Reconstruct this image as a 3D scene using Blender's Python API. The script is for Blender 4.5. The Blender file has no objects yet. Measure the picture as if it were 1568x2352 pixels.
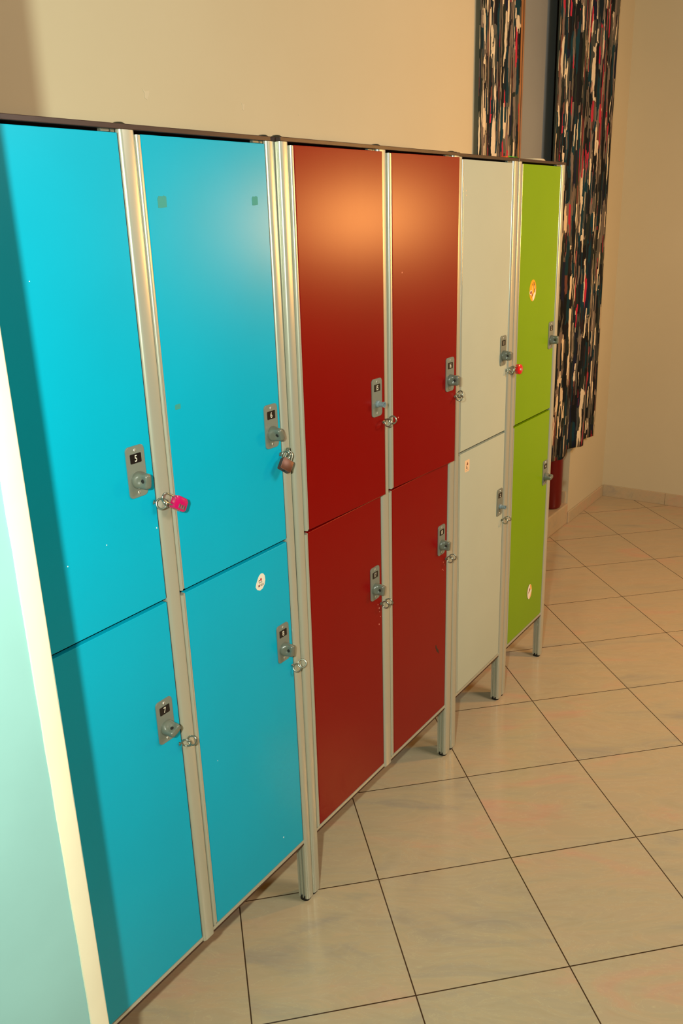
import bpy, bmesh, math, random
from mathutils import Vector, Matrix
random.seed(7)
S = bpy.context.scene
COL = S.collection
PI = math.pi

# ------------------------------------------------------------------ camera
W, H = 1568, 2352
yaw, pitch, roll, FPX = 0.61313781, -0.32741805, -0.03338584, 1979.134
ca, sa, cb, sb = math.cos(yaw), math.sin(yaw), math.cos(pitch), math.sin(pitch)
fwd = Vector((ca*cb, sa*cb, sb)); rgt = Vector((sa, -ca, 0)); upv = rgt.cross(fwd)
cr, sr = math.cos(roll), math.sin(roll)
rx = cr*rgt + sr*upv; ux = -sr*rgt + cr*upv
cam = bpy.data.cameras.new('camera'); camo = bpy.data.objects.new('camera', cam); COL.objects.link(camo)
cam.sensor_fit = 'HORIZONTAL'; cam.sensor_width = 24.0; cam.lens = FPX*24.0/W
cam.clip_start = 0.05
Mx = Matrix((( rx.x, ux.x, -fwd.x, -0.7734429), (rx.y, ux.y, -fwd.y, -1.14420034), (rx.z, ux.z, -fwd.z, 1.69363579), (0, 0, 0, 1)))
camo.matrix_world = Mx
S.camera = camo

# ------------------------------------------------------------------ light and exposure
S.view_settings.view_transform = 'Standard'; S.view_settings.look = 'None'
S.view_settings.gamma = 1.0; S.view_settings.use_curve_mapping = False
S.view_settings.exposure = 0.0
wd = bpy.data.worlds.new('world'); S.world = wd; wd.use_nodes = True
wd.node_tree.nodes['Background'].inputs[0].default_value = (1.0, 0.9, 0.75, 1)
wd.node_tree.nodes['Background'].inputs[1].default_value = 0.05

def area(name, loc, target, size, power, colr, size_y=None):
    l = bpy.data.lights.new(name, 'AREA'); l.energy = power; l.color = colr
    l.shape = 'ELLIPSE' if size_y else 'DISK'; l.size = size
    if size_y: l.size_y = size_y
    o = bpy.data.objects.new(name, l); COL.objects.link(o); o.location = loc
    o.rotation_euler = (Vector(target)-Vector(loc)).to_track_quat('-Z', 'Y').to_euler()
    return o
area('camera_flash', (-0.95, -1.06, 1.80), (1.3, 0.2, 1.15), 0.05, 41, (0.92, 1.0, 0.86))
area('warm_lamp', (2.95, -1.62, 1.68), (2.5, 0.3, 1.4), 0.24, 36, (1.0, 0.46, 0.12))
area('fill_light', (1.7, -2.6, 3.0), (1.7, 0.0, 0.4), 1.2, 100, (0.94, 0.82, 0.72))  # added ambient fill under the ceiling, no known fixture there

# ------------------------------------------------------------------ materials
def s2l(c):
    return tuple((v/255/12.92 if v/255 <= 0.04045 else ((v/255+0.055)/1.055)**2.4) for v in c)
def mat(name, rgb, rough=0.5, metal=0.0, spec=0.5, bump=0.0, bscale=200.0, var=0.0, vscale=3.0, coat=0.0):
    m = bpy.data.materials.new(name); m.use_nodes = True
    nt = m.node_tree; b = nt.nodes['Principled BSDF']
    c = s2l(rgb)
    b.inputs['Base Color'].default_value = (*c, 1); b.inputs['Roughness'].default_value = rough
    b.inputs['Metallic'].default_value = metal; b.inputs['Specular IOR Level'].default_value = spec
    b.inputs['Coat Weight'].default_value = coat
    tc = nt.nodes.new('ShaderNodeTexCoord')
    if var > 0:
        n = nt.nodes.new('ShaderNodeTexNoise'); n.inputs['Scale'].default_value = vscale; n.inputs['Detail'].default_value = 5
        nt.links.new(tc.outputs['Object'], n.inputs['Vector'])
        r = nt.nodes.new('ShaderNodeValToRGB')
        r.color_ramp.elements[0].position = 0.3; r.color_ramp.elements[1].position = 0.7
        r.color_ramp.elements[0].color = (*[v*(1-var) for v in c], 1); r.color_ramp.elements[1].color = (*[min(1, v*(1+var)) for v in c], 1)
        nt.links.new(n.outputs['Fac'], r.inputs['Fac']); nt.links.new(r.outputs['Color'], b.inputs['Base Color'])
    if bump > 0:
        n2 = nt.nodes.new('ShaderNodeTexNoise'); n2.inputs['Scale'].default_value = bscale; n2.inputs['Detail'].default_value = 3
        nt.links.new(tc.outputs['Object'], n2.inputs['Vector'])
        bp = nt.nodes.new('ShaderNodeBump'); bp.inputs['Strength'].default_value = bump; bp.inputs['Distance'].default_value = 0.002
        nt.links.new(n2.outputs['Fac'], bp.inputs['Height']); nt.links.new(bp.outputs['Normal'], b.inputs['Normal'])
    return m

LAM = dict(rough=0.30, spec=0.19, var=0.02, vscale=6)
M = {
 'blue': mat('blue_laminate', (0, 161, 190), **LAM),
 'red': mat('red_laminate', (124, 0, 0), **LAM),
 'white': mat('white_laminate', (172, 180, 160), **LAM),
 'green': mat('green_laminate', (114, 152, 0), **LAM),
 'alu': mat('satin_aluminium', (186, 186, 166), rough=0.30, metal=0.45, spec=0.6),
 'alu_dark': mat('aluminium_channel', (120, 122, 108), rough=0.4, metal=0.5),
 'lid': mat('dark_edge_board', (52, 34, 26), rough=0.35, spec=0.5, var=0.15, vscale=30),
 'edge': mat('brown_core_edge', (60, 34, 20), rough=0.6),
 'inside': mat('gap_shade_inside', (40, 34, 30), rough=0.8),  # coloured dark so the gaps between the doors look shaded
 'cap': mat('clear_dark_cap', (40, 42, 34), rough=0.15, spec=0.6),
 'rubber': mat('black_rubber', (12, 12, 12), rough=0.5),
 'plate': mat('grey_plastic_plate', (112, 118, 106), rough=0.38, spec=0.5, bump=0.05, bscale=500),
 'knob': mat('grey_plastic_knob', (98, 103, 90), rough=0.28, spec=0.55),
 'stub': mat('bluegrey_stub', (120, 138, 142), rough=0.25, spec=0.6),
 'hole': mat('hole_shade', (30, 26, 22), rough=0.7),  # dark colour stands in for the shade inside holes and slots
 'black': mat('black_label', (10, 9, 10), rough=0.35),
 'digit': mat('white_digit', (235, 232, 210), rough=0.5),
 'steel': mat('zinc_steel', (150, 156, 142), rough=0.25, metal=0.85),
 'screw': mat('bright_screw', (225, 222, 205), rough=0.25, metal=0.6),
 'pink': mat('pink_enamel', (186, 14, 88), rough=0.2, spec=0.6, coat=0.4),
 'redlock': mat('red_enamel', (200, 8, 14), rough=0.22, spec=0.6, coat=0.4),
 'brass': mat('brown_brass', (92, 52, 30), rough=0.4, metal=0.3, var=0.12, vscale=60),
 'paper': mat('sticker_paper', (226, 220, 200), rough=0.5),
 'yellow': mat('sticker_yellow', (244, 160, 10), rough=0.4),
 'stk_red': mat('sticker_red', (170, 20, 40), rough=0.4),
 'stk_blue': mat('sticker_navy', (40, 44, 80), rough=0.4),
 'stk_ink': mat('sticker_ink', (60, 56, 48), rough=0.5),
 'stk_brown': mat('sticker_brown', (110, 48, 12), rough=0.5),
 'stk_green': mat('sticker_dark_green', (20, 40, 24), rough=0.5),
 'peach': mat('sticker_peach', (222, 190, 150), rough=0.5),
 'tape': mat('tape_residue', (40, 140, 130), rough=0.6),
 'scuff': mat('scuff_brown', (58, 28, 12), rough=0.7),
 'chip': mat('pale_chip', (230, 150, 130), rough=0.6),
 'whitechip': mat('white_chip', (225, 235, 230), rough=0.6),
 'cream': mat('cream_gloss_paint', (238, 232, 200), rough=0.45, bump=0.1, bscale=60, var=0.03, vscale=8),
 'pale': mat('pale_blue_paint', (142, 192, 188), rough=0.5, bump=0.1, bscale=40, var=0.07, vscale=3),
 'wood': mat('varnished_wood', (150, 98, 48), rough=0.35, var=0.2, vscale=12),
 'wood_d': mat('dark_wood', (84, 62, 30), rough=0.4, var=0.2, vscale=12),
 'grey': mat('grey_door_paint', (126, 130, 126), rough=0.6, var=0.05, vscale=2),
 'extred': mat('red_painted_steel', (96, 0, 4), rough=0.3, spec=0.5),
 'orange': mat('orange_plastic', (240, 90, 20), rough=0.4),
 'lime': mat('lime_plastic', (70, 200, 10), rough=0.4),
 'dish': mat('cream_ceramic', (225, 212, 175), rough=0.3),
}

def paint_wall(name, rgb, dark):
    m = mat(name, rgb, rough=0.6, spec=0.3, bump=0.25, bscale=25)
    nt = m.node_tree; b = nt.nodes['Principled BSDF']; tc = [n for n in nt.nodes if n.type == 'TEX_COORD'][0]
    n = nt.nodes.new('ShaderNodeTexNoise'); n.inputs['Scale'].default_value = 1.3; n.inputs['Detail'].default_value = 6
    nt.links.new(tc.outputs['Object'], n.inputs['Vector'])
    r = nt.nodes.new('ShaderNodeValToRGB')
    r.color_ramp.elements[0].position = 0.3; r.color_ramp.elements[1].position = 0.75
    r.color_ramp.elements[0].color = (*s2l(dark), 1); r.color_ramp.elements[1].color = (*s2l(rgb), 1)
    nt.links.new(n.outputs['Fac'], r.inputs['Fac']); nt.links.new(r.outputs['Color'], b.inputs['Base Color'])
    return m
M['wall'] = paint_wall('beige_wall_paint', (206, 198, 166), (200, 190, 158))
M['wall2'] = paint_wall('warm_wall_paint', (196, 187, 156), (190, 180, 148))
M['ceil'] = paint_wall('ceiling_paint', (150, 140, 125), (145, 135, 120))
M['far'] = paint_wall('brown_wall_paint', (84, 68, 56), (78, 62, 50))

def marble(name, tile=True):
    m = bpy.data.materials.new(name); m.use_nodes = True; nt = m.node_tree; L = nt.links
    b = nt.nodes['Principled BSDF']; N = nt.nodes.new
    tc = N('ShaderNodeTexCoord')
    def math_(op, a, bb=None):
        n = N('ShaderNodeMath'); n.operation = op
        for i, v in enumerate((a, bb)):
            if v is None: continue
            if isinstance(v, (int, float)): n.inputs[i].default_value = v
            else: L.new(v, n.inputs[i])
        return n.outputs[0]
    vec = tc.outputs['Object']
    if tile:
        ox, oy, th, s = 1.07599853, -0.37854645, -0.78021404, 0.37668351
        sp = N('ShaderNodeSeparateXYZ'); L.new(vec, sp.inputs[0])
        X = math_('SUBTRACT', sp.outputs[0], ox); Y = math_('SUBTRACT', sp.outputs[1], oy)
        c_, s_ = math.cos(th)/s, math.sin(th)/s
        A = math_('ADD', math_('MULTIPLY', X, c_), math_('MULTIPLY', Y, s_))
        B = math_('ADD', math_('MULTIPLY', X, -s_), math_('MULTIPLY', Y, c_))
        def dist(v):
            fr = math_('FRACT', math_('ADD', v, 100.5))
            return math_('ABSOLUTE', math_('SUBTRACT', fr, 0.5))
        d = math_('MINIMUM', dist(A), dist(B))
        grout = math_('LESS_THAN', d, 0.0043)
        soft = math_('LESS_THAN', d, 0.008)
        ia = math_('FLOOR', math_('ADD', A, 100)); ib = math_('FLOOR', math_('ADD', B, 100))
        cell = N('ShaderNodeCombineXYZ'); L.new(ia, cell.inputs[0]); L.new(ib, cell.inputs[1])
        wn = N('ShaderNodeTexWhiteNoise'); wn.noise_dimensions = '3D'; L.new(cell.outputs[0], wn.inputs['Vector'])
        off = N('ShaderNodeVectorMath'); off.operation = 'SCALE'; L.new(wn.outputs['Color'], off.inputs[0]); off.inputs['Scale'].default_value = 13.0
        cb2 = N('ShaderNodeCombineXYZ'); L.new(math_('ADD', math_('MULTIPLY', A, 0.42), math_('MULTIPLY', B, -0.25)), cb2.inputs[0]); L.new(math_('ADD', math_('MULTIPLY', B, 1.5), math_('MULTIPLY', A, 0.38)), cb2.inputs[1])
        # veins run askew to the joints
        rot = N('ShaderNodeVectorRotate'); rot.inputs['Angle'].default_value = 0.0; L.new(cb2.outputs[0], rot.inputs['Vector'])
        add = N('ShaderNodeVectorMath'); add.operation = 'ADD'; L.new(rot.outputs[0], add.inputs[0]); L.new(off.outputs[0], add.inputs[1])
        pv = add.outputs[0]; sc = 1.0
    else:
        pv = vec; sc = 5.0
    def noise(scale, det, dis, rough=0.55):
        n = N('ShaderNodeTexNoise'); n.inputs['Scale'].default_value = scale*sc; n.inputs['Detail'].default_value = det
        n.inputs['Distortion'].default_value = dis; n.inputs['Roughness'].default_value = rough; L.new(pv, n.inputs['Vector']); return n.outputs['Fac']
    def ramp(f, stops):
        r = N('ShaderNodeValToRGB'); e = r.color_ramp.elements
        e[0].position = stops[0][0]; e[0].color = (*s2l(stops[0][1]), 1); e[1].position = stops[-1][0]; e[1].color = (*s2l(stops[-1][1]), 1)
        for p_, c in stops[1:-1]:
            k = e.new(p_); k.color = (*s2l(c), 1)
        L.new(f, r.inputs['Fac']); return r.outputs['Color']
    base = ramp(noise(1.7, 6, 1.1), [(0.26, (192, 187, 162)), (0.42, (202, 194, 164)), (0.58, (205, 194, 163)), (0.72, (211, 190, 159))])
    vein = ramp(noise(3.4, 9, 2.6, 0.62), [(0.36, (122, 122, 120)), (0.44, (128, 128, 128)), (0.496, (128, 128, 128)), (0.502, (158, 154, 142)), (0.510, (128, 128, 128)), (0.56, (138, 130, 124)), (0.62, (124, 126, 124))])
    mx = N('ShaderNodeMix'); mx.data_type = 'RGBA'; mx.blend_type = 'OVERLAY'; mx.inputs['Factor'].default_value = 0.7
    L.new(base, mx.inputs['A']); L.new(vein, mx.inputs['B'])
    out = mx.outputs['Result']
    if tile:
        g = N('ShaderNodeMix'); g.data_type = 'RGBA'; L.new(grout, g.inputs['Factor']); L.new(out, g.inputs['A']); g.inputs['B'].default_value = (*s2l((66, 50, 34)), 1)
        out = g.outputs['Result']
        bp = N('ShaderNodeBump'); bp.invert = True; bp.inputs['Strength'].default_value = 0.5; bp.inputs['Distance'].default_value = 0.001
        L.new(soft, bp.inputs['Height']); L.new(bp.outputs['Normal'], b.inputs['Normal'])
        b.inputs['Roughness'].default_value = 0.15; b.inputs['Specular IOR Level'].default_value = 0.32
    else:
        b.inputs['Roughness'].default_value = 0.4
    L.new(out, b.inputs['Base Color'])
    return m
M['tile'] = marble('marbled_floor_tile'); M['marble'] = marble('marble_skirting', False)

def curtain_mat(name, pale):
    m = bpy.data.materials.new(name); m.use_nodes = True; nt = m.node_tree; L = nt.links; N = nt.nodes.new
    b = nt.nodes['Principled BSDF']; b.inputs['Roughness'].default_value = 0.75; b.inputs['Specular IOR Level'].default_value = 0.15
    uv = N('ShaderNodeUVMap'); uv.uv_map = 'UVMap'
    def vor(su, sv, dx, rnd=1.0):
        mp = N('ShaderNodeMapping'); mp.inputs['Scale'].default_value = (su, sv, 1); mp.inputs['Location'].default_value = (dx, dx*1.7, 0)
        L.new(uv.outputs[0], mp.inputs[0])
        ns = N('ShaderNodeTexNoise'); ns.inputs['Scale'].default_value = 14; ns.inputs['Detail'].default_value = 3; L.new(uv.outputs[0], ns.inputs['Vector'])
        vm = N('ShaderNodeVectorMath'); vm.operation = 'MULTIPLY_ADD'; L.new(ns.outputs['Color'], vm.inputs[0]); vm.inputs[1].default_value = (1.1, 0.8, 0); L.new(mp.outputs[0], vm.inputs[2])
        v = N('ShaderNodeTexVoronoi'); v.inputs['Randomness'].default_value = rnd; v.inputs['Scale'].default_value = 1; v.distance = 'CHEBYCHEV'; L.new(vm.outputs[0], v.inputs['Vector'])
        sp = N('ShaderNodeSeparateColor'); L.new(v.outputs['Color'], sp.inputs[0]); return sp
    def cr(f, stops):
        r = N('ShaderNodeValToRGB'); r.color_ramp.interpolation = 'CONSTANT'; e = r.color_ramp.elements
        e[0].position = 0; e[0].color = (*s2l(stops[0][1]), 1); e[1].position = stops[-1][0]; e[1].color = (*s2l(stops[-1][1]), 1)
        for p_, c in stops[1:-1]:
            k = e.new(p_); k.color = (*s2l(c), 1)
        L.new(f, r.inputs['Fac']); return r.outputs['Color']
    def th(f, t):
        n = N('ShaderNodeMath'); n.operation = 'GREATER_THAN'; L.new(f, n.inputs[0]); n.inputs[1].default_value = t; return n.outputs[0]
    def mix(f, a, c):
        n = N('ShaderNodeMix'); n.data_type = 'RGBA'; L.new(f, n.inputs['Factor']); L.new(a, n.inputs['A']); L.new(c, n.inputs['B']); return n.outputs['Result']
    v1 = vor(44, 5.0, 0.3); v2 = vor(60, 5.5, 7.1); v3 = vor(85, 8.0, 3.7); v4 = vor(110, 10, 5.2)
    base = cr(v1.outputs[0], [(0, (200, 186, 156)), (0.20, (112, 100, 88)), (0.52, (84, 82, 72)), (0.80, (206, 192, 162)), (0.90, (104, 66, 54))])
    dark = cr(v2.outputs[1], [(0, (14, 18, 20)), (0.3, (32, 40, 34)), (0.50, (10, 48, 58)), (0.80, (62, 66, 60)), (0.92, (20, 26, 46))])
    c = mix(th(v2.outputs[0], 0.34 if not pale else 0.56), base, dark)
    acc = cr(v3.outputs[1], [(0, (172, 42, 60)), (0.26, (20, 22, 26)), (0.6, (110, 98, 86)), (0.82, (210, 196, 162))])
    c = mix(th(v3.outputs[0], 0.76), c, acc)
    fine = cr(v4.outputs[1], [(0, (16, 30, 36)), (0.5, (214, 196, 160)), (0.7, (90, 84, 70)), (0.85, (40, 30, 30))])
    c = mix(th(v4.outputs[2], 0.83), c, fine)
    L.new(c, b.inputs['Base Color'])
    return m
M['curtain'] = curtain_mat('brushstroke_print', False)
M['curtain2'] = curtain_mat('brushstroke_print_pale', True)

# ------------------------------------------------------------------ mesh helpers
def finish(name, bm, mats, parent=None, smooth=None, loc=None):
    me = bpy.data.meshes.new(name)
    bmesh.ops.recalc_face_normals(bm, faces=bm.faces[:])
    bm.to_mesh(me); bm.free()
    if not isinstance(mats, (list, tuple)): mats = [mats]
    for m in mats: me.materials.append(M[m] if isinstance(m, str) else m)
    o = bpy.data.objects.new(name, me); COL.objects.link(o)
    if smooth is not None:
        me.shade_smooth() if hasattr(me, 'shade_smooth') else None
        for f in me.polygons: f.use_smooth = True
        me.set_sharp_from_angle(angle=smooth)
    if parent is not None: o.parent = parent
    if loc is not None: o.location = loc
    return o
def box(bm, x0, x1, y0, y1, z0, z1, bev=0.0, mi=0, seg=2, mtx=None):
    t = bmesh.new()
    r = bmesh.ops.create_cube(t, size=1)
    for v in t.verts:
        v.co = Vector(((x0+x1)/2 + v.co.x*(x1-x0), (y0+y1)/2 + v.co.y*(y1-y0), (z0+z1)/2 + v.co.z*(z1-z0)))
    if bev > 0: bmesh.ops.bevel(t, geom=t.edges[:], offset=bev, segments=seg, affect='EDGES', profile=0.5)
    merge(bm, t, mi, mtx)
def merge(bm, t, mi=0, mtx=None):
    if mtx is not None: bmesh.ops.transform(t, matrix=mtx, verts=t.verts[:])
    mp = {v: bm.verts.new(v.co) for v in t.verts}
    for f in t.faces:
        try:
            nf = bm.faces.new([mp[v] for v in f.verts]); nf.material_index = mi
        except ValueError: pass
    t.free()
def prism(bm, pts, a, b, axis='z', mi=0, bev=0.0, mtx=None):
    """extrude a closed 2-D outline from a to b along an axis"""
    t = bmesh.new()
    def P(p, h):
        return {'z': (p[0], p[1], h), 'y': (p[0], h, p[1]), 'x': (h, p[0], p[1])}[axis]
    lo = [t.verts.new(P(p, a)) for p in pts]; hi = [t.verts.new(P(p, b)) for p in pts]
    n = len(pts)
    t.faces.new(lo); f2 = t.faces.new(hi)
    for i in range(n): t.faces.new((lo[i], lo[(i+1) % n], hi[(i+1) % n], hi[i]))
    if bev > 0:
        es = [e for e in t.edges if (e.verts[0] in hi and e.verts[1] in hi)]
        bmesh.ops.bevel(t, geom=es, offset=bev, segments=2, affect='EDGES', profile=0.5)
    merge(bm, t, mi, mtx)
def tube(bm, pts, r, mi=0, seg=10, closed=False, mtx=None):
    t = bmesh.new(); pts = [Vector(p) for p in pts]; n = len(pts); rings = []
    prev = None
    for i, p in enumerate(pts):
        if closed: d = pts[(i+1) % n]-pts[i-1]
        else: d = pts[min(i+1, n-1)]-pts[max(i-1, 0)]
        d.normalize()
        if prev is None:
            a = d.orthogonal().normalized()
        else:
            a = (prev-d*prev.dot(d)).normalized()
        prev = a; b_ = d.cross(a)
        rings.append([t.verts.new(p+a*r*math.cos(2*PI*k/seg)+b_*r*math.sin(2*PI*k/seg)) for k in range(seg)])
    m_ = n if closed else n-1
    for i in range(m_):
        A, B = rings[i], rings[(i+1) % n]
        if closed and i == n-1:   # match the seam
            best = min(range(seg), key=lambda s_: sum((A[k].co-B[(k+s_) % seg].co).length for k in range(seg)))
            B = B[best:]+B[:best]
        for k in range(seg): t.faces.new((A[k], A[(k+1) % seg], B[(k+1) % seg], B[k]))
    if not closed:
        t.faces.new(rings[0]); t.faces.new(rings[-1][::-1])
    merge(bm, t, mi, mtx)
def lathe(bm, prof, seg=24, mi=0, mtx=None):
    """profile of (radius, height) about z"""
    t = bmesh.new(); rings = []
    for r, h in prof:
        if r < 1e-6: rings.append([t.verts.new((0, 0, h))])
        else: rings.append([t.verts.new((r*math.cos(2*PI*k/seg), r*math.sin(2*PI*k/seg), h)) for k in range(seg)])
    for A, B in zip(rings, rings[1:]):
        for k in range(seg):
            k2 = (k+1) % seg
            if len(A) == 1 and len(B) == 1: continue
            if len(A) == 1: t.faces.new((A[0], B[k2], B[k]))
            elif len(B) == 1: t.faces.new((A[k], A[k2], B[0]))
            else: t.faces.new((A[k], A[k2], B[k2], B[k]))
    merge(bm, t, mi, mtx)
def rrect(x0, x1, z0, z1, r, n=5):
    pts = []
    for cx, cz, a0 in ((x1-r, z1-r, 0), (x0+r, z1-r, 90), (x0+r, z0+r, 180), (x1-r, z0+r, 270)):
        for k in range(n+1):
            a = math.radians(a0+90*k/n); pts.append((cx+r*math.cos(a), cz+r*math.sin(a)))
    return pts
def thing(name, label, cat, loc=(0, 0, 0), rot=(0, 0, 0), group=None):
    o = bpy.data.objects.new(name, None); COL.objects.link(o); o.location = loc; o.rotation_euler = rot
    o.empty_display_size = 0.1
    o['label'] = label; o['category'] = cat
    if group: o['group'] = group
    return o
def tag(o, label, cat, group=None):
    o['label'] = label; o['category'] = cat
    if group: o['group'] = group
    return o
def struct(o): o['kind'] = 'structure'; return o

_tx = {}
def text_bm(s, size, sx=0.72):
    """flat letter faces as a bmesh, centred, in the x-z plane facing -y"""
    cu = bpy.data.curves.new('t', 'FONT'); cu.body = s; cu.size = size; cu.align_x = 'CENTER'; cu.align_y = 'CENTER'; cu.offset = size*0.006
    cu.space_character = 0.95
    o = bpy.data.objects.new('t', cu); COL.objects.link(o)
    dg = bpy.context.evaluated_depsgraph_get(); dg.update()
    me = bpy.data.meshes.new_from_object(o.evaluated_get(dg))
    bm = bmesh.new(); bm.from_mesh(me)
    bpy.data.objects.remove(o); bpy.data.meshes.remove(me); bpy.data.curves.remove(cu)
    xs = [v.co.x for v in bm.verts]; ys = [v.co.y for v in bm.verts]
    mxx, mxy = (min(xs)+max(xs))/2, (min(ys)+max(ys))/2
    for v in bm.verts: v.co = Vector(((v.co.x-mxx)*sx, 0, v.co.y-mxy))
    return bm

# ------------------------------------------------------------------ the room
YB = 0.48; XF = 4.38; ZC = 3.1; YF = -3.6; XL = -2.4
bm = bmesh.new(); box(bm, XL, XF+0.2, YF, YB+0.5, -0.1, 0.0)
struct(finish('floor', bm, 'tile'))
bm = bmesh.new(); box(bm, XL, XF+0.2, YF, YB+0.5, ZC, ZC+0.1)
struct(finish('ceiling', bm, 'ceil'))
OX0, OX1, OZ = 2.93, 3.775, 2.85
bm = bmesh.new()
box(bm, -0.133, OX0, YB, YB+0.4, 0, ZC); box(bm, OX1, XF+0.2, YB, YB+0.4, 0, ZC); box(bm, OX0, OX1, YB, YB+0.4, OZ, ZC)
struct(finish('wall_back', bm, 'wall2'))
bm = bmesh.new(); box(bm, XF, XF+0.2, YF, YB, 0, ZC); struct(finish('wall_right', bm, 'wall2'))
bm = bmesh.new(); box(bm, XL-0.1, XL, YF, YB+0.4, 0, ZC); struct(finish('wall_left', bm, 'far'))
bm = bmesh.new(); box(bm, XL, XF+0.2, YF-0.1, YF, 0, ZC); struct(finish('wall_front', bm, 'far'))
# near wall end beside the lockers: pale blue field with a cream painted border at its corner
EX, EY = -0.133, -0.197
bm = bmesh.new(); box(bm, XL, EX, EY+0.0015, YB+0.4, 0, ZC); struct(finish('wall_near', bm, 'pale'))
bm = bmesh.new()
zs = [i*0.05 for i in range(0, 63)]
vs = []
for i, z in enumerate(zs):
    z = min(z, ZC)
    jl = random.uniform(-0.0006, 0.0006); jr = random.choice([0, 0, 0, 0, -0.0006])
    ring = [(EX-0.034+jl, EY+0.002, z), (EX-0.033+jl, EY-0.0005, z), (EX-0.003+jr, EY-0.0005, z), (EX-0.0008+jr, EY+0.0005, z), (EX+0.0004, EY+0.003, z), (EX+0.0004, EY+0.19, z), (EX-0.01, EY+0.19, z)]
    vs.append([bm.verts.new(c) for c in ring])
for A, B in zip(vs, vs[1:]):
    for k in range(6): bm.faces.new((A[k], A[k+1], B[k+1], B[k]))
struct(finish('trim_1', bm, 'cream', smooth=math.radians(40)))
# skirting
bm = bmesh.new(); box(bm, OX1, XF, YB-0.010, YB, 0, 0.068, bev=0.003); struct(finish('baseboard_back', bm, 'marble'))
bm = bmesh.new(); box(bm, XF-0.010, XF, YF, -1.5, 0, 0.07, bev=0.003)
y = YB-0.01
while y > -1.5:
    box(bm, XF-0.010, XF, max(y-0.3755, -1.5), y, 0, 0.072, bev=0.0015); y -= 0.3767
struct(finish('baseboard_right', bm, 'marble'))
bm = bmesh.new(); box(bm, 2.3, OX0-0.002, YB-0.010, YB, 0, 0.068, bev=0.003); struct(finish('baseboard_left', bm, 'marble'))
# doorway recess: marble sill, grey door, wooden casing, skirting inside
bm = bmesh.new(); box(bm, OX0, OX1, YB-0.004, YB+0.2, 0, 0.12, bev=0.006); struct(finish('trim_2', bm, 'marble'))
bm = bmesh.new(); box(bm, OX0, OX1, YB+0.12, YB+0.2, 0.095, OZ); box(bm, OX0+0.08, OX1-0.03, YB+0.116, YB+0.121, 0.25, OZ-0.1, bev=0.002)
box(bm, 2.952, 3.36, YB+0.022, YB+0.05, 0.14, OZ-0.02, bev=0.003, mi=1)
struct(finish('door_1', bm, ['wall2', 'grey']))
bm = bmesh.new(); box(bm, OX1-0.012, OX1+0.0, YB+0.012, YB+0.12, 0.095, 0.19, bev=0.002); box(bm, OX0+0.1, OX1-0.2, YB+0.112, YB+0.12, 0.095, 0.19, bev=0.002)
struct(finish('trim_3', bm, 'marble'))
bm = bmesh.new()
box(bm, 2.865, 2.913, YB-0.014, YB, 0, OZ+0.05, bev=0.004, mi=0)
box(bm, 2.878, 2.884, YB-0.018, YB-0.012, 0, OZ+0.05, bev=0.002, mi=0)
box(bm, 2.915, 2.927, YB-0.008, YB+0.02, 0, OZ+0.03, mi=1)
box(bm, 2.929, 2.937, YB-0.010, YB+0.06, 0.095, OZ, bev=0.002, mi=0)
box(bm, 2.937, 2.952, YB+0.02, YB+0.118, 0.095, OZ, mi=2)
struct(finish('trim_4', bm, ['wood', 'rubber', 'wood_d']))

# old plaster scars on the wall above the lockers
M['scar'] = mat('filler_patch', (200, 190, 160), rough=0.8, bump=0.3, bscale=300)
for cx, cz, w, h in ((0.800, 1.984, 0.012, 0.012), (1.145, 1.984, 0.007, 0.010), (1.387, 1.980, 0.0025, 0.002)):
    bm = bmesh.new()
    prism(bm, [(cx-w, cz+h*0.9), (cx-w*0.2, cz+h*0.5), (cx+w*0.9, cz+h*0.7), (cx+w*0.6, cz-h*0.2), (cx+w*0.1, cz-h), (cx-w*0.5, cz-h*0.7), (cx-w*0.4, cz+h*0.1)], YB, YB-0.0006, 'y')
    o = finish('plaster_scar', bm, 'scar', bpy.data.objects['wall_back'])

# ------------------------------------------------------------------ curtains
def curtain(name, plan, z0, z1, m, label):
    # plan: zigzag polyline, rounded at the folds
    P = [Vector(p) for p in plan]; pts = [P[0]]
    for a, b_, c in zip(P, P[1:], P[2:]):
        for k in range(5):
            t = k/4; q0 = b_+(a-b_)*0.22; q1 = b_+(c-b_)*0.22
            pts.append(q0.lerp(b_, t).lerp(b_.lerp(q1, t), t))
    pts.append(P[-1])
    dense = []
    for a, b_ in zip(pts, pts[1:]):
        n = max(1, int((b_-a).length/0.012))
        for k in range(n): dense.append(a.lerp(b_, k/n))
    dense.append(pts[-1])
    bm = bmesh.new(); uvl = bm.loops.layers.uv.new('UVMap')
    s = [0]
    for a, b_ in zip(dense, dense[1:]): s.append(s[-1]+(b_-a).length)
    nz = 40; grid = []
    for j in range(nz+1):
        z = z0+(z1-z0)*j/nz; row = []
        for i, p_ in enumerate(dense):
            wob = 0.004*math.sin(z*2.3+i*0.35)*(1-j/nz*0.5)
            row.append(bm.verts.new((p_.x+0.003*math.sin(z*3+i*0.2), min(p_.y+wob, YB-0.004), z)))
        grid.append(row)
    for j in range(nz):
        for i in range(len(dense)-1):
            f = bm.faces.new((grid[j][i], grid[j][i+1], grid[j+1][i+1], grid[j+1][i]))
            for lp, (ii, jj) in zip(f.loops, ((i, j), (i+1, j), (i+1, j+1), (i, j+1))):
                lp[uvl].uv = (s[ii]*1.0, (z0+(z1-z0)*jj/nz))
    o = finish(name, bm, m, smooth=math.radians(60))
    md = o.modifiers.new('thick', 'SOLIDIFY'); md.thickness = 0.0015
    return tag(o, label, 'curtain', 'printed curtains at the doorway')
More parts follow.
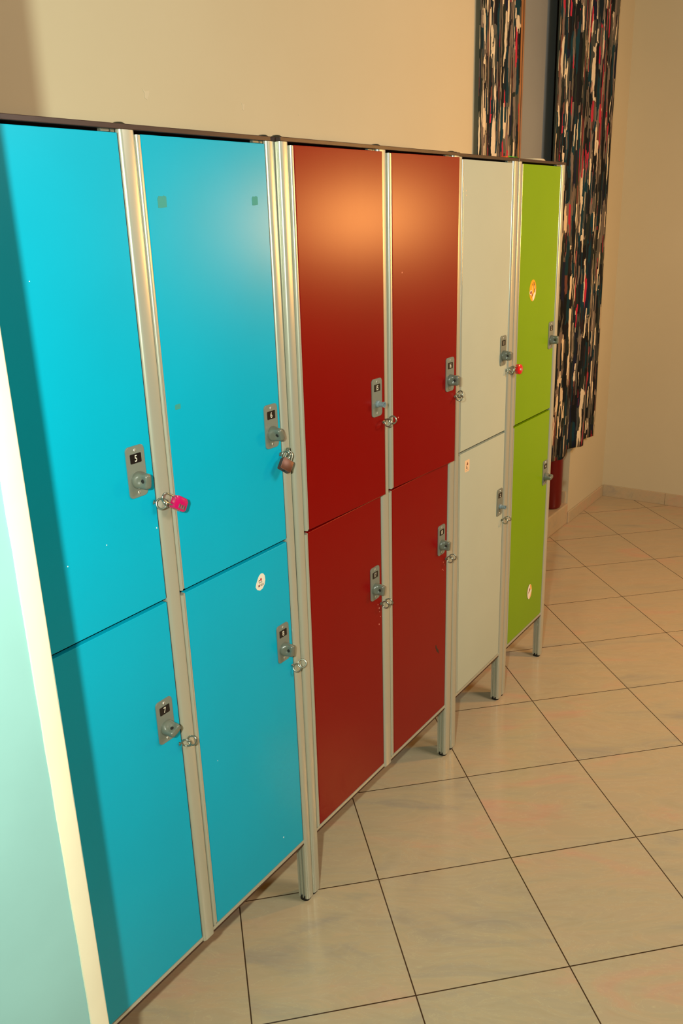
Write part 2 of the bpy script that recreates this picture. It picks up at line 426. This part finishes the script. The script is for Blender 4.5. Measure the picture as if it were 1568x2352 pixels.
curtain('curtain', [(3.235, .440), (3.300, .462), (3.389, .431), (3.447, .396), (3.643, .462), (3.747, .404), (3.889, .455), (4.000, .434)], 0.47, 2.95, 'curtain',
        'dark brushstroke-print curtain hanging right of the grey doorway, its stepped hem above the floor')
curtain('curtain', [(2.500, .462), (2.56, .455), (2.60, .464), (2.655, .452), (2.70, .463), (2.76, .450), (2.80, .462), (2.852, .452)], 0.47, 2.95, 'curtain2',
        'paler brushstroke-print curtain hanging flat left of the brown wooden casing')

# ------------------------------------------------------------------ fire extinguisher on the sill
bm = bmesh.new(); lathe(bm, [(0, 0), (0.040, 0), (0.050, 0.006), (0.055, 0.022), (0.055, 0.30), (0.050, 0.325), (0.030, 0.338), (0, 0.342)], 40)
ex = finish('fire_extinguisher', bm, 'extred', smooth=math.radians(35)); ex.location = (3.665, 0.536, 0.12)
tag(ex, 'plain red cylinder standing on the marble sill below the dark curtain', 'fire extinguisher')

# ------------------------------------------------------------------ lockers
ZT, ZLB, ZD, ZM1, ZM0, ZB = 1.850, 1.8415, 1.8365, 1.0200, 1.0120, 0.2000
DEPTH = 0.43
def post_outline(x0, x1):
    r = 0.0075; w = x1-x0; L_ = []
    for k in range(5):
        a = math.radians(180+90*k/4); L_.append((x0+r+r*math.cos(a), r+r*math.sin(a)))
    for k in range(5):
        a = math.radians(270+90*k/4); L_.append((x1-r+r*math.cos(a), r+r*math.sin(a)))
    g = min(0.006, w*0.25)
    L_ += [(x1, .012), (x1-g, .012), (x1-g, .021), (x1, .021), (x1, .025), (x1-g, .025), (x1-g, .036), (x1, .036), (x1, .044),
           (x0, .044), (x0, .036), (x0+g, .036), (x0+g, .025), (x0, .025), (x0, .021), (x0+g, .021), (x0+g, .012), (x0, .012)]
    return [(x, y if y < 0.01 else 0.009+(y-0.012)*0.66) for x, y in L_]
def digits_label(parent, num, cx, cz):
    bm = bmesh.new()
    prism(bm, rrect(cx-0.0128, cx+0.0128, cz-0.0086, cz+0.0086, 0.0018), -0.0024, -0.0030, 'y')
    t = text_bm(num, 0.0165, 0.80 if len(num) == 1 else 0.66)
    merge(bm, t, 1, Matrix.Translation((cx, -0.00312, cz)))
    o = finish('number_label', bm, ['black', 'digit'], parent); o['label'] = 'black label with white number ' + num
    return o
def lock_set(door, num, px, pz, knob_turn, stub=False):
    """plate, label and knob; px = plate's left edge, pz = its top; door front at y = 0"""
    w, h = 0.0420, 0.0935
    bm = bmesh.new()
    prism(bm, rrect(px, px+w, pz-h, pz, 0.0075), 0.0, -0.0024, 'y', bev=0.0007)
    for zz in (pz-0.0075, pz-h+0.0085):
        lathe(bm, [(0, .0012), (0.0022, .0009), (0.0030, 0)], 14, 1, Matrix.Translation((px+w/2, -0.0024, zz)) @ Matrix.Rotation(PI/2, 4, 'X'))
        box(bm, px+w/2-0.0004, px+w/2+0.0004, -0.0038, -0.0030, zz-0.0022, zz+0.0022, mi=2, mtx=None)
    finish('lock_plate', bm, ['plate', 'screw', 'hole'], door)
    digits_label(door, num, px+w/2, pz-0.0225)
    cx, cz = px+w/2+0.001, pz-0.0625
    bm = bmesh.new()
    if stub:
        T = Matrix.Translation((cx, -0.0024, cz)) @ Matrix.Rotation(PI/2, 4, 'X')
        lathe(bm, [(0.0085, 0), (0.0085, 0.004), (0.0062, 0.006), (0.0062, 0.017), (0.0072, 0.018), (0.0072, 0.021), (0.0052, 0.021), (0.0045, 0.012), (0, 0.012)], 24, 0, T)
        o = finish('knob', bm, 'stub', door, smooth=math.radians(35)); o['label'] = 'bare blue-grey lock spindle without its grip'
        return
    # cup base running into a flat thumb grip, a solid dark plug painted in for its hole's shade
    t = bmesh.new(); n = 40; rings = []
    secs = [(0.0, .0160, .0160, 2), (0.003, .0162, .0162, 2), (0.0055, .0155, .0158, 2.1), (0.009, .0118, .0152, 2.4), (0.013, .0088, .0146, 2.9), (0.018, .0078, .0142, 3.4),
            (0.0235, .0076, .0138, 3.8), (0.0262, .0066, .0126, 3.6), (0.0275, .0040, .0095, 3.0)]
    for y_, a, b_, e in secs:
        ring = []
        for k in range(n):
            an = 2*PI*k/n; c, s_ = math.cos(an), math.sin(an)
            x = a*math.copysign(abs(c)**(2/e), c); z = b_*math.copysign(abs(s_)**(2/e), s_)
            # scooped thumb hollows on both broad faces
            if 0.008 < y_ < 0.026: x *= 1-0.55*math.exp(-(z/0.0062)**2)*math.exp(-((y_-0.0165)/0.0055)**2)
            ring.append(t.verts.new((x, -y_, z)))
        rings.append(ring)
    for A, B in zip(rings, rings[1:]):
        for k in range(n): t.faces.new((A[k], A[(k+1) % n], B[(k+1) % n], B[k]))
    t.faces.new(rings[-1]); t.faces.new(rings[0][::-1])
    T = Matrix.Translation((cx, -0.0022, cz)) @ Matrix.Rotation(knob_turn, 4, 'Y')
    merge(bm, t, 0, T)
    lathe(bm, [(0, 0.0058), (0.0036, 0.0058), (0.0040, 0.005), (0.0040, -0.005), (0.0036, -0.0058), (0, -0.0058)], 16, 1, T @ Matrix.Translation((0, -0.0165, 0)) @ Matrix.Rotation(PI/2, 4, 'Y'))
    finish('knob', bm, ['knob', 'hole'], door, smooth=math.radians(50))
def eye(parent, x, z, rz, tilt, name='eye_screw', r=0.0097, out=0.0145):
    bm = bmesh.new()
    T = Matrix.Translation((x, 0, z)) @ Matrix.Rotation(tilt, 4, 'Y') @ Matrix.Rotation(rz, 4, 'Z')
    pts = [(0, -out+r*math.cos(2*PI*k/22), r*math.sin(2*PI*k/22)) for k in range(22)]
    tube(bm, pts, 0.0018, closed=True, mtx=T)
    tube(bm, [(0, 0.004, 0), (0, -(out-r), 0)], 0.0017, mtx=T)
    lathe(bm, [(0.0045, 0), (0.0045, 0.0008), (0.002, 0.0014)], 16, 0, T @ Matrix.Rotation(PI/2, 4, 'X'))
    return finish(name, bm, 'steel', parent, smooth=math.radians(60))
def small_flat(parent, name, outline, m, label, h=0.0004, x=0, z=0):
    bm = bmesh.new(); prism(bm, [(x+a, z+b_) for a, b_ in outline], 0.0, -h, 'y')
    o = finish(name, bm, m, parent)
    if label: o['label'] = label
    return o

def make_door(cab, colour, hx, px, rx_, z0, z1, num, ang=0.0, yoff=0.0, plate=None, turn=0.0, stub=False, ering=(0.2, 0.1), postx=None, peye=(-0.2, -0.1), pout=0.0):
    """hx = left edge of the hinge strip, px = left edge of the panel, rx_ = right edge (cabinet coordinates)"""
    bm = bmesh.new(); x0 = px-hx; x1 = rx_-hx
    box(bm, x0, x1-0.0012, 0.0, 0.012, z0, z1, bev=0.0008, mi=0, seg=2)
    box(bm, x1-0.0014, x1, 0.0006, 0.0114, z0+0.0005, z1-0.0005, mi=1)
    d = finish('door', bm, [colour, 'rubber'], cab)
    d.location = (hx, yoff, 0); d.rotation_euler = (0, 0, -ang)
    d['label'] = colour + ' laminate door numbered ' + num
    # convex aluminium hinge strip
    bm = bmesh.new(); w = x0
    prof = [(0.0005, .012), (0.0005, .003), (.0012, -.0008), (.0030, -0.0026), (.0052, -.0030), (.0066, -.0016), (.0074, .0008), (w*0.62, .0014), (w-0.0008, .0012), (w-0.0002, .004), (w-0.0002, .012)]
    prism(bm, prof, z0+0.001, z1-0.001, 'z')
    finish('hinge_strip', bm, 'alu', d, smooth=math.radians(35))
    lx = (plate[0]-hx); lock_set(d, num, lx, plate[1], turn, stub)
    ez = plate[1]-0.114 if z0 > 0.9 else plate[1]-0.118
    eye(d, x1-0.0065, ez, ering[0], ering[1])
    if postx is not None:
        e = eye(cab, postx, ez+0.001, peye[0], peye[1], out=0.0145+pout); e['label'] = 'steel eye on the post beside door ' + num
    return d

def make_cabinet(name, label, x0, x1, posts, colour_doors, lean=0.0, group='locker cabinets along the wall'):
    """posts: list of (xa, xb, reaches floor)"""
    c = thing(name, label, 'locker', (x0, 0, 0), (0, 0, 0), group)
    c.rotation_euler = (lean, 0, 0)
    rel = lambda x: x-x0
    for xa, xb, fl in posts:
        bm = bmesh.new()
        prism(bm, [(x, y-0.004) for x, y in post_outline(rel(xa), rel(xb))], 0.010 if fl else 0.186, ZLB, 'z')
        finish('post', bm, 'alu', c, smooth=math.radians(35))
        if fl:
            for yy in (0.0, DEPTH-0.031):
                bm = bmesh.new()
                cx = rel((xa+xb)/2)
                prism(bm, rrect(cx-0.0125, cx+0.0125, yy+0.001, yy+0.027, 0.009), 0.0, 0.012, 'z')
                finish('foot', bm, 'rubber', c)
            bm = bmesh.new(); prism(bm, [(x, DEPTH-0.002-y) for x, y in post_outline(rel(xa), rel(xb))], 0.010, ZLB, 'z')
            finish('rear_post', bm, 'alu', c, smooth=math.radians(35))
        # clear cap on the lid above each post
        bm = bmesh.new(); lathe(bm, [(0.012, 0), (0.011, 0.002), (0.007, 0.0042), (0, 0.005)], 20, 0, Matrix.Translation((rel((xa+xb)/2), 0.016, ZT)))
        finish('cap', bm, 'cap', c, smooth=math.radians(60))
        bm = bmesh.new(); box(bm, rel((xa+xb)/2)-0.008, rel((xa+xb)/2)+0.008, 0.030, DEPTH-0.03, 0.196 if fl else 0.196, ZLB)
        finish('side_panel', bm, 'inside', c)
    a, b_ = rel(posts[0][0]), rel(posts[-1][1])
    bm = bmesh.new(); box(bm, a, b_, -0.0045, DEPTH, ZLB, ZT, bev=0.001); finish('top_board', bm, 'lid', c)
    pa = [(rel(p[1]), rel(q[0])) for p, q in zip(posts, posts[1:])]
    for u, v in pa:
        bm = bmesh.new(); box(bm, u, v, 0.020, DEPTH-0.03, ZM0+0.001, ZM1-0.001); finish('shelf', bm, 'inside', c)
    bm = bmesh.new(); box(bm, a+0.01, b_-0.01, DEPTH-0.022, DEPTH-0.018, 0.195, ZLB); finish('back_panel', bm, 'inside', c)
    bm = bmesh.new()
    for u, v in pa:
        box(bm, u-0.001, v+0.001, -0.0004, 0.005, 0.1895, 0.1975, bev=0.0006, mi=0)
    e0, e1 = pa[0][0]-0.001, pa[-1][1]+0.001
    box(bm, e0, e1, 0.0004, DEPTH-0.03, 0.1835, 0.1895, mi=1)
    box(bm, e0, e1, 0.014, DEPTH-0.03, 0.1895, 0.1965, mi=1)
    finish('bottom_board', bm, ['alu', 'edge'], c)
    for k, (u, v) in enumerate(pa):   # little catch above each door
        bm = bmesh.new(); box(bm, v-0.034, v-0.016, 0.002, 0.010, ZD+0.0005, ZLB, bev=0.0008); box(bm, v-0.012, v-0.004, 0.003, 0.010, ZD+0.0005, ZLB, bev=0.0008)
        finish('catch', bm, 'alu_dark', c)
    for d in colour_doors:
        kw = dict(d); col = kw.pop('colour')
        for key in ('hx', 'px', 'rx'): kw[key] = rel(kw[key])
        pl = kw.pop('plate'); kw['plate'] = (rel(pl[0]), pl[1])
        if kw.get('postx') is not None: kw['postx'] = rel(kw['postx'])
        kw['rx_'] = kw.pop('rx')
        dd = make_door(c, col, **kw); DOORS[kw['num']] = dd
    return c
DOORS = {}
U0, U1 = ZM1, ZD
L0, L1 = ZB, ZM0
blue = make_cabinet('locker_cabinet', 'double-column bright blue locker cabinet numbered 5 to 8, nearest the pale blue wall end', -0.108, 0.6635,
    [(-0.108, -0.080, True), (0.2655, 0.2995, False), (0.6370, 0.6635, True)],
    [dict(colour='blue', hx=-0.078, px=-0.064, rx=0.2645, z0=U0, z1=U1, num='5', plate=(0.2035, 1.3285), turn=0.12, postx=0.277, ering=(0.5, 0.4), peye=(-0.5, -0.5)),
     dict(colour='blue', hx=-0.078, px=-0.064, rx=0.2645, z0=L0, z1=L1, num='7', plate=(0.2055, 0.8190), turn=1.15, postx=0.276, ering=(0.5, -0.35), peye=(0.25, 0.2)),
     dict(colour='blue', hx=0.3005, px=0.3145, rx=0.6360, z0=U0, z1=U1, num='6', plate=(0.5830, 1.3310), turn=-0.35, postx=0.648, ering=(0.2, 0.5), peye=(-0.6, 0.3)),
     dict(colour='blue', hx=0.3005, px=0.3145, rx=0.6360, z0=L0, z1=L1, num='8', plate=(0.5800, 0.8230), turn=0.2, postx=0.647, ering=(0.8, 0.9), peye=(0.6, 0.7))])
red = make_cabinet('locker_cabinet', 'double-column dark red locker cabinet numbered 15 to 18, second from the left', 0.6645, 1.4315,
    [(0.6645, 0.6925, True), (1.0240, 1.0600, False), (1.3940, 1.4290, True)],
    [dict(colour='red', hx=0.6935, px=0.7080, rx=1.0225, z0=U0, z1=U1, num='15', ang=math.radians(2.0), yoff=-0.0040, plate=(0.9650, 1.3250), turn=0, stub=True, postx=1.040, pout=0.010, ering=(-0.1, 0.2), peye=(0.2, 0.1)),
     dict(colour='red', hx=0.6935, px=0.7080, rx=1.0225, z0=L0, z1=L1, num='17', plate=(0.9660, 0.8270), turn=0.15, postx=1.036, ering=(0.1, 0.0), peye=(0.05, -0.2)),
     dict(colour='red', hx=1.0610, px=1.0790, rx=1.3920, z0=U0, z1=U1, num='16', ang=math.radians(2.9), yoff=-0.0055, plate=(1.3340, 1.3240), turn=0.05, postx=1.412, pout=0.016, ering=(0.3, 0.9), peye=(-0.3, 0.3)),
     dict(colour='red', hx=1.0610, px=1.0790, rx=1.3920, z0=L0, z1=L1, num='18', plate=(1.3340, 0.8290), turn=0.1, postx=1.405, ering=(0.05, 0.1), peye=(0.1, -0.1))],
    lean=0.0062)
white = make_cabinet('locker_cabinet', 'single-column greyish white locker cabinet numbered 1 and 2, between the red and green ones', 1.4375, 1.8365,
    [(1.4375, 1.4685, True), (1.8035, 1.8365, True)],
    [dict(colour='white', hx=1.4695, px=1.4830, rx=1.8020, z0=U0, z1=U1, num='1', plate=(1.7460, 1.3315), turn=0.0, postx=1.815, ering=(0.1, 0.3), peye=(-0.2, 0.2)),
     dict(colour='white', hx=1.4695, px=1.4830, rx=1.8020, z0=L0, z1=L1, num='2', plate=(1.7520, 0.8260), turn=0, stub=True, postx=1.816, ering=(-0.2, 0.2), peye=(0.1, -0.4))])
green = make_cabinet('locker_cabinet', 'single-column lime green locker cabinet numbered 3 and 4, last before the curtain', 1.8385, 2.2235,
    [(1.8385, 1.8660, True), (2.1935, 2.2235, True)],
    [dict(colour='green', hx=1.8665, px=1.8790, rx=2.1925, z0=U0, z1=U1, num='3', plate=(2.1430, 1.3315), turn=0.0, postx=2.207, ering=(0.3, 0.2), peye=(0.2, 0.1)),
     dict(colour='green', hx=1.8665, px=1.8790, rx=2.1925, z0=L0, z1=L1, num='4', plate=(2.1480, 0.8280), turn=1.35, postx=2.207, ering=(0.2, -0.2), peye=(0.3, 0.1))])
# the end cabinet shows no eyes on its doors in the photograph
for o in list(bpy.data.objects):
    if o.name.startswith('eye_screw') and (o.parent in (green, DOORS['3'], DOORS['4'])): bpy.data.objects.remove(o)

# ------------------------------------------------------------------ stickers and marks on the doors (door coordinates: x from the hinge strip's left edge)
def blob(rx_, rz_, n=24, e=0.0, ph=0.0):
    return [(rx_*math.cos(2*PI*k/n)*(1+e*math.sin(2*PI*k/n+ph)), rz_*math.sin(2*PI*k/n)*(1+e*math.cos(2*PI*k/n))) for k in range(n)]
def sticker(door, name, label, parts):
    """parts: (outline, material, height) stacked"""
    ms = []; bm = bmesh.new()
    for ol, m, h in parts:
        if m not in ms: ms.append(m)
        if isinstance(ol, tuple) and ol[0] == 'text':
            t = text_bm(ol[1], ol[2], ol[5] if len(ol) > 5 else 0.8); merge(bm, t, ms.index(m), Matrix.Translation((ol[3], -h, ol[4])) @ Matrix.Rotation(ol[6] if len(ol) > 6 else 0, 4, 'Y'))
        else: prism(bm, ol, 0.0, -h, 'y', mi=ms.index(m))
    o = finish(name, bm, ms, door); o['label'] = label
    return o
def sh(ol, x, z): return [(a+x, b_+z) for a, b_ in ol]
# white egg-shaped sticker with small lettering on door 8
hx = 0.3005; cx, cz = 0.5370-hx, 0.9505
egg = [(-0.0165, -0.006), (-0.012, -0.014), (-0.003, -0.0185), (0.006, -0.0165), (0.0135, -0.009), (0.0165, 0.001), (0.0155, 0.011), (0.0105, 0.0175), (0.004, 0.0195), (-0.003, 0.0165), (-0.0085, 0.0095), (-0.014, 0.001)]
sticker(DOORS['8'], 'sticker', 'white egg-shaped sticker lettered KOREA with a red dot', [
    (sh(egg, cx, cz), 'paper', 0.0004),
    (sh(blob(0.0026, 0.0036), cx+0.0022, cz+0.0062), 'stk_red', 0.0005),
    (sh([(-0.003, -0.002), (0.003, 0.001), (-0.001, 0.003)], cx-0.0035, cz+0.0045), 'stk_ink', 0.0005),
    (('text', 'from', 0.0062, cx+0.0005, cz+0.0005, 0.9), 'stk_ink', 0.00055),
    (('text', 'K  REA', 0.0072, cx+0.0012, cz-0.0066, 0.95), 'stk_ink', 0.00055),
    (sh(blob(0.0019, 0.0016), cx-0.0046, cz-0.0056), 'stk_red', 0.0006),
    (sh(blob(0.0019, 0.0014), cx-0.0046, cz-0.0080), 'stk_blue', 0.0006)])
# yellow round sticker on door 3
hx = 1.8665; cx, cz = 1.9900-hx, 1.4515
sticker(DOORS['3'], 'sticker', 'round yellow sticker with dark lettering and a pale torn corner', [
    (sh(blob(0.027, 0.0345, 32), cx, cz), 'yellow', 0.0004),
    (sh([(0.002, -0.035), (0.010, -0.031), (0.024, -0.012), (0.022, 0.004), (0.012, -0.008), (0.004, -0.016), (-0.001, -0.022)], cx, cz), 'paper', 0.0005),
    (sh([(0.0045, 0.027), (0.009, 0.026), (0.014, 0.012), (0.018, -0.004), (0.013, -0.010), (0.011, 0.004), (0.006, 0.015)], cx, cz), 'stk_ink', 0.00055),
    (sh([(0.009, 0.016), (0.012, 0.014), (0.014, 0.004), (0.011, 0.006)], cx, cz), 'paper', 0.0006),
    (sh(blob(0.002, 0.004), cx-0.004, cz+0.019), 'stk_ink', 0.0006),
    (sh(blob(0.0105, 0.0075), cx-0.0155, cz-0.006), 'paper', 0.0005),
    (sh(blob(0.007, 0.005), cx-0.015, cz-0.006), 'stk_brown', 0.0006),
    (sh(blob(0.004, 0.0022), cx-0.014, cz-0.008), 'stk_red', 0.0007),
    (sh([(-0.0055, 0.014), (-0.0035, 0.014), (-0.004, -0.010), (-0.010, -0.018), (-0.013, -0.018), (-0.0085, -0.006)], cx, cz), 'peach', 0.00055),
    (sh([(-0.006, -0.010), (-0.003, -0.008), (0.001, -0.018), (-0.003, -0.016), (-0.008, -0.024), (-0.009, -0.020)], cx, cz), 'stk_brown', 0.00065)])
# white and orange oval on door 4
cx, cz = 2.0690-hx, 0.3370
sticker(DOORS['4'], 'sticker', 'oval white and orange sticker with a dark rim', [
    (sh(blob(0.0215, 0.030, 32), cx-0.0015, cz+0.0005), 'stk_green', 0.0003),
    (sh(blob(0.0205, 0.030, 32), cx+0.001, cz), 'paper', 0.0004),
    (sh([(0.004, 0.028), (0.012, 0.025), (0.018, 0.014), (0.018, 0.004), (0.010, 0.004)], cx, cz), 'yellow', 0.0005),
    (sh([(0.020, -0.004), (0.0195, -0.010), (0.010, -0.025), (0.0, -0.030), (0.002, -0.026), (0.010, -0.016)], cx, cz), 'yellow', 0.0005),
    (sh([(0.002, 0.016), (0.007, 0.006), (-0.002, 0.000), (-0.014, -0.006), (-0.006, 0.004)], cx, cz), 'stk_brown', 0.0006)])
# peach square sticker on door 2
hx = 1.4695; cx, cz = 1.5290-hx, 0.9665
sticker(DOORS['2'], 'sticker', 'small peach square sticker with a dark emblem', [
    (rrect(cx-0.0155, cx+0.0155, cz-0.0185, cz+0.0185, 0.004), 'peach', 0.0004),
    (sh([(-0.004, 0.002), (0.001, 0.013), (0.006, 0.005), (0.004, 0.002)], cx, cz), 'stk_brown', 0.0005),
    (sh([(-0.006, 0.001), (-0.003, 0.001), (-0.003, -0.006), (0.001, -0.007), (0.002, -0.004), (0.003, -0.008), (-0.003, -0.010), (-0.006, -0.006)], cx, cz), 'stk_ink', 0.0005),
    (sh([(-0.010, -0.014), (0.009, -0.012), (0.009, -0.0126), (-0.010, -0.0146)], cx, cz), 'stk_ink', 0.0005)])
# tape residue on door 6, scuffs and chips elsewhere
hx = 0.3005
for x, z, w, h in ((0.3486, 1.732, 0.0105, 0.010), (0.5959, 1.733, 0.0085, 0.0085), (0.3401, 1.3763, 0.007, 0.005)):
    ol = [(-w, -h), (-w*0.4, -h*1.05), (w, -h*0.9), (w*1.02, h*0.8), (w*0.4, h), (w*0.2, h*0.86), (-w*0.7, h*0.9), (-w, h*0.5)]
    small_flat(DOORS['6'], 'tape_residue', ol, 'tape', 'greenish patch of old tape glue', 0.0003, x-hx, z)
small_flat(DOORS['18'], 'scuff', [(-0.011, 0.020), (-0.007, 0.020), (-0.002, 0.007), (0.008, -0.004), (0.012, -0.020), (0.006, -0.013), (-0.004, -0.003), (-0.012, 0.012)], 'scuff', 'dark brown scuff mark', 0.0002, 1.3383-1.0610, 0.4235)
def chips(d, hx, lst, m):
    bm = bmesh.new()
    for x, z, r in lst:
        ol = [(x-hx+r*random.uniform(.4, 1.2)*math.cos(2*PI*k/7), z+r*random.uniform(.5, 1.3)*math.sin(2*PI*k/7)) for k in range(7)]
        prism(bm, ol, 0.0, -0.0002, 'y')
    o = finish('paint_chips', bm, m, DOORS[d]); o['kind'] = 'stuff'; o['label'] = 'scattered small paint chips'
chips('18', 1.061, [(1.371, 0.705, .0014), (1.376, 0.694, .0012), (1.366, 0.683, .0020), (1.372, 0.678, .0010)], 'chip')
chips('17', 0.6935, [(1.002, 0.712, .0016), (1.008, 0.700, .0022), (1.010, 0.688, .0014), (1.013, 0.672, .0015), (1.006, 0.652, .0022)], 'chip')
chips('16', 1.061, [(1.120, 1.565, .0022), (1.100, 1.205, .0020), (1.094, 1.198, .0016)], 'chip')
chips('5', -0.078, [(0.055, 1.16, .0012), (0.14, 1.17, .0014), (0.06, 1.62, .0010), (0.258, 1.165, .0016)], 'whitechip')
chips('8', 0.3005, [(0.560, 0.262, .0022), (0.36, 0.60, .0010)], 'whitechip')
chips('1', 1.4695, [(1.4962, 1.757, .0030), (1.4985, 1.745, .0028), (1.765, 1.755, .0016)], 'peach')
# torn paper tag on the red cabinet's right post
bm = bmesh.new(); prism(bm, [(-0.012, -0.040), (0.002, -0.034), (0.019, 0.022), (0.012, 0.028), (-0.006, 0.010), (-0.013, -0.010)], -0.0004, -0.0008, 'y')
tg = finish('paper_tag', bm, 'paper', red); tg.location = (1.409-0.6645, 0, 0.598); tg['label'] = 'torn scrap of paper stuck to the post'

# ------------------------------------------------------------------ padlocks
def place(o, origin, down, face):
    """local -z along down, local -y towards face"""
    z = -Vector(down).normalized(); y = -(Vector(face)-z*Vector(face).dot(z)).normalized(); x = y.cross(z)
    o.matrix_world = Matrix(((x.x, y.x, z.x, origin[0]), (x.y, y.y, z.y, origin[1]), (x.z, y.z, z.z, origin[2]), (0, 0, 0, 1)))
def shackle(parent, w, h, r, sink=0.004):
    bm = bmesh.new()
    pts = [(-w, 0, -sink), (-w, 0, h*0.45)] + [(-w*math.cos(PI*k/12), 0, h-w+w*math.sin(PI*k/12)) for k in range(13)] + [(w, 0, h*0.45), (w, 0, -sink)]
    tube(bm, pts, r); finish('shackle', bm, 'steel', parent, smooth=math.radians(60))
pk = thing('padlock', 'pink combination padlock hooked through the eyes of door 5', 'padlock', group=None)
bm = bmesh.new(); prism(bm, rrect(-0.0125, 0.0125, -0.030, 0.0, 0.0045), 0.0062, -0.0062, 'y', bev=0.0022)
finish('body', bm, 'pink', pk, smooth=math.radians(40))
for k in range(3):
    bm = bmesh.new(); lathe(bm, [(0, -0.0017), (0.0072, -0.0017), (0.0078, -0.001), (0.0078, 0.001), (0.0072, 0.0017), (0, 0.0017)], 10, 0, Matrix.Translation((-0.0052, -0.0002, -0.0125-0.0058*k)))
    finish('number_dial', bm, 'steel', pk)
    bm = bmesh.new(); box(bm, -0.0100, -0.0012, -0.00635, -0.0055, -0.0151-0.0058*k, -0.0145-0.0058*k); finish('dial_slot', bm, 'hole', pk)
shackle(pk, 0.0078, 0.0265, 0.0018)
place(pk, (0.2860, -0.021, 1.2125), (0.78, -0.10, -0.55), (-0.35, -1.0, 0.35))
br = thing('padlock', 'brown brass padlock hanging tilted below door 6', 'padlock')
bm = bmesh.new(); prism(bm, rrect(-0.0135, 0.0135, -0.026, 0.0, 0.002), 0.0068, -0.0068, 'y', bev=0.0012)
finish('body', bm, 'brass', br, smooth=math.radians(40))
bm = bmesh.new(); lathe(bm, [(0, 0), (0.0035, 0), (0.0035, -0.0006), (0, -0.0006)], 16, 0, Matrix.Translation((0, 0, -0.026))); finish('keyhole', bm, 'hole', br)
shackle(br, 0.0080, 0.0205, 0.0019)
place(br, (0.6300, -0.019, 1.2060), (-0.66, -0.10, -0.70), (-0.45, -1.0, 0.2))
rd = thing('padlock', 'small round red padlock hooked through the eyes of door 1', 'padlock')
bm = bmesh.new(); prism(bm, [(-0.0085, 0.001), (0.0085, 0.001), (0.0150, -0.006), (0.0165, -0.014), (0.0140, -0.022), (0.0080, -0.028), (0, -0.030), (-0.0080, -0.028), (-0.0140, -0.022), (-0.0165, -0.014), (-0.0150, -0.006)], 0.0060, -0.0060, 'y', bev=0.002)
finish('body', bm, 'redlock', rd, smooth=math.radians(40))
bm = bmesh.new(); lathe(bm, [(0, 0.0078), (0.003, 0.0075), (0.0038, 0.006)], 16, 0, Matrix.Translation((0, 0, -0.013)) @ Matrix.Rotation(PI/2, 4, 'X')); finish('dial', bm, 'screw', rd)
for k in range(3):
    bm = bmesh.new(); box(bm, -0.006+0.0045*k, -0.0048+0.0045*k, -0.0064, -0.0056, -0.0255, -0.0200); finish('slot', bm, 'screw', rd)
shackle(rd, 0.0080, 0.0190, 0.0018)
place(rd, (1.8350, -0.020, 1.2165), (0.95, -0.12, -0.12), (-0.75, -0.9, 0.1))

# ------------------------------------------------------------------ small things lying on top of the lockers
t = thing('plastic_case', 'flat lime green plastic piece with an orange end lying on the locker top', 'plastic case', (1.846, 0.030, ZT))
bm = bmesh.new(); box(bm, -0.026, 0.040, -0.010, 0.010, 0.0, 0.0075, bev=0.003); finish('body', bm, 'lime', t, smooth=math.radians(40))
bm = bmesh.new(); box(bm, -0.048, -0.027, -0.009, 0.009, 0.0, 0.0068, bev=0.003); finish('cap', bm, 'orange', t, smooth=math.radians(40))
bm = bmesh.new(); lathe(bm, [(0, 0.0), (0.050, 0.0), (0.052, 0.003), (0.047, 0.008), (0.030, 0.0105), (0, 0.011)], 32)
o = finish('lid', bm, 'dish', smooth=math.radians(50)); o.location = (2.075, 0.065, ZT)
tag(o, 'low cream round lid lying on top of the green locker cabinet', 'lid')
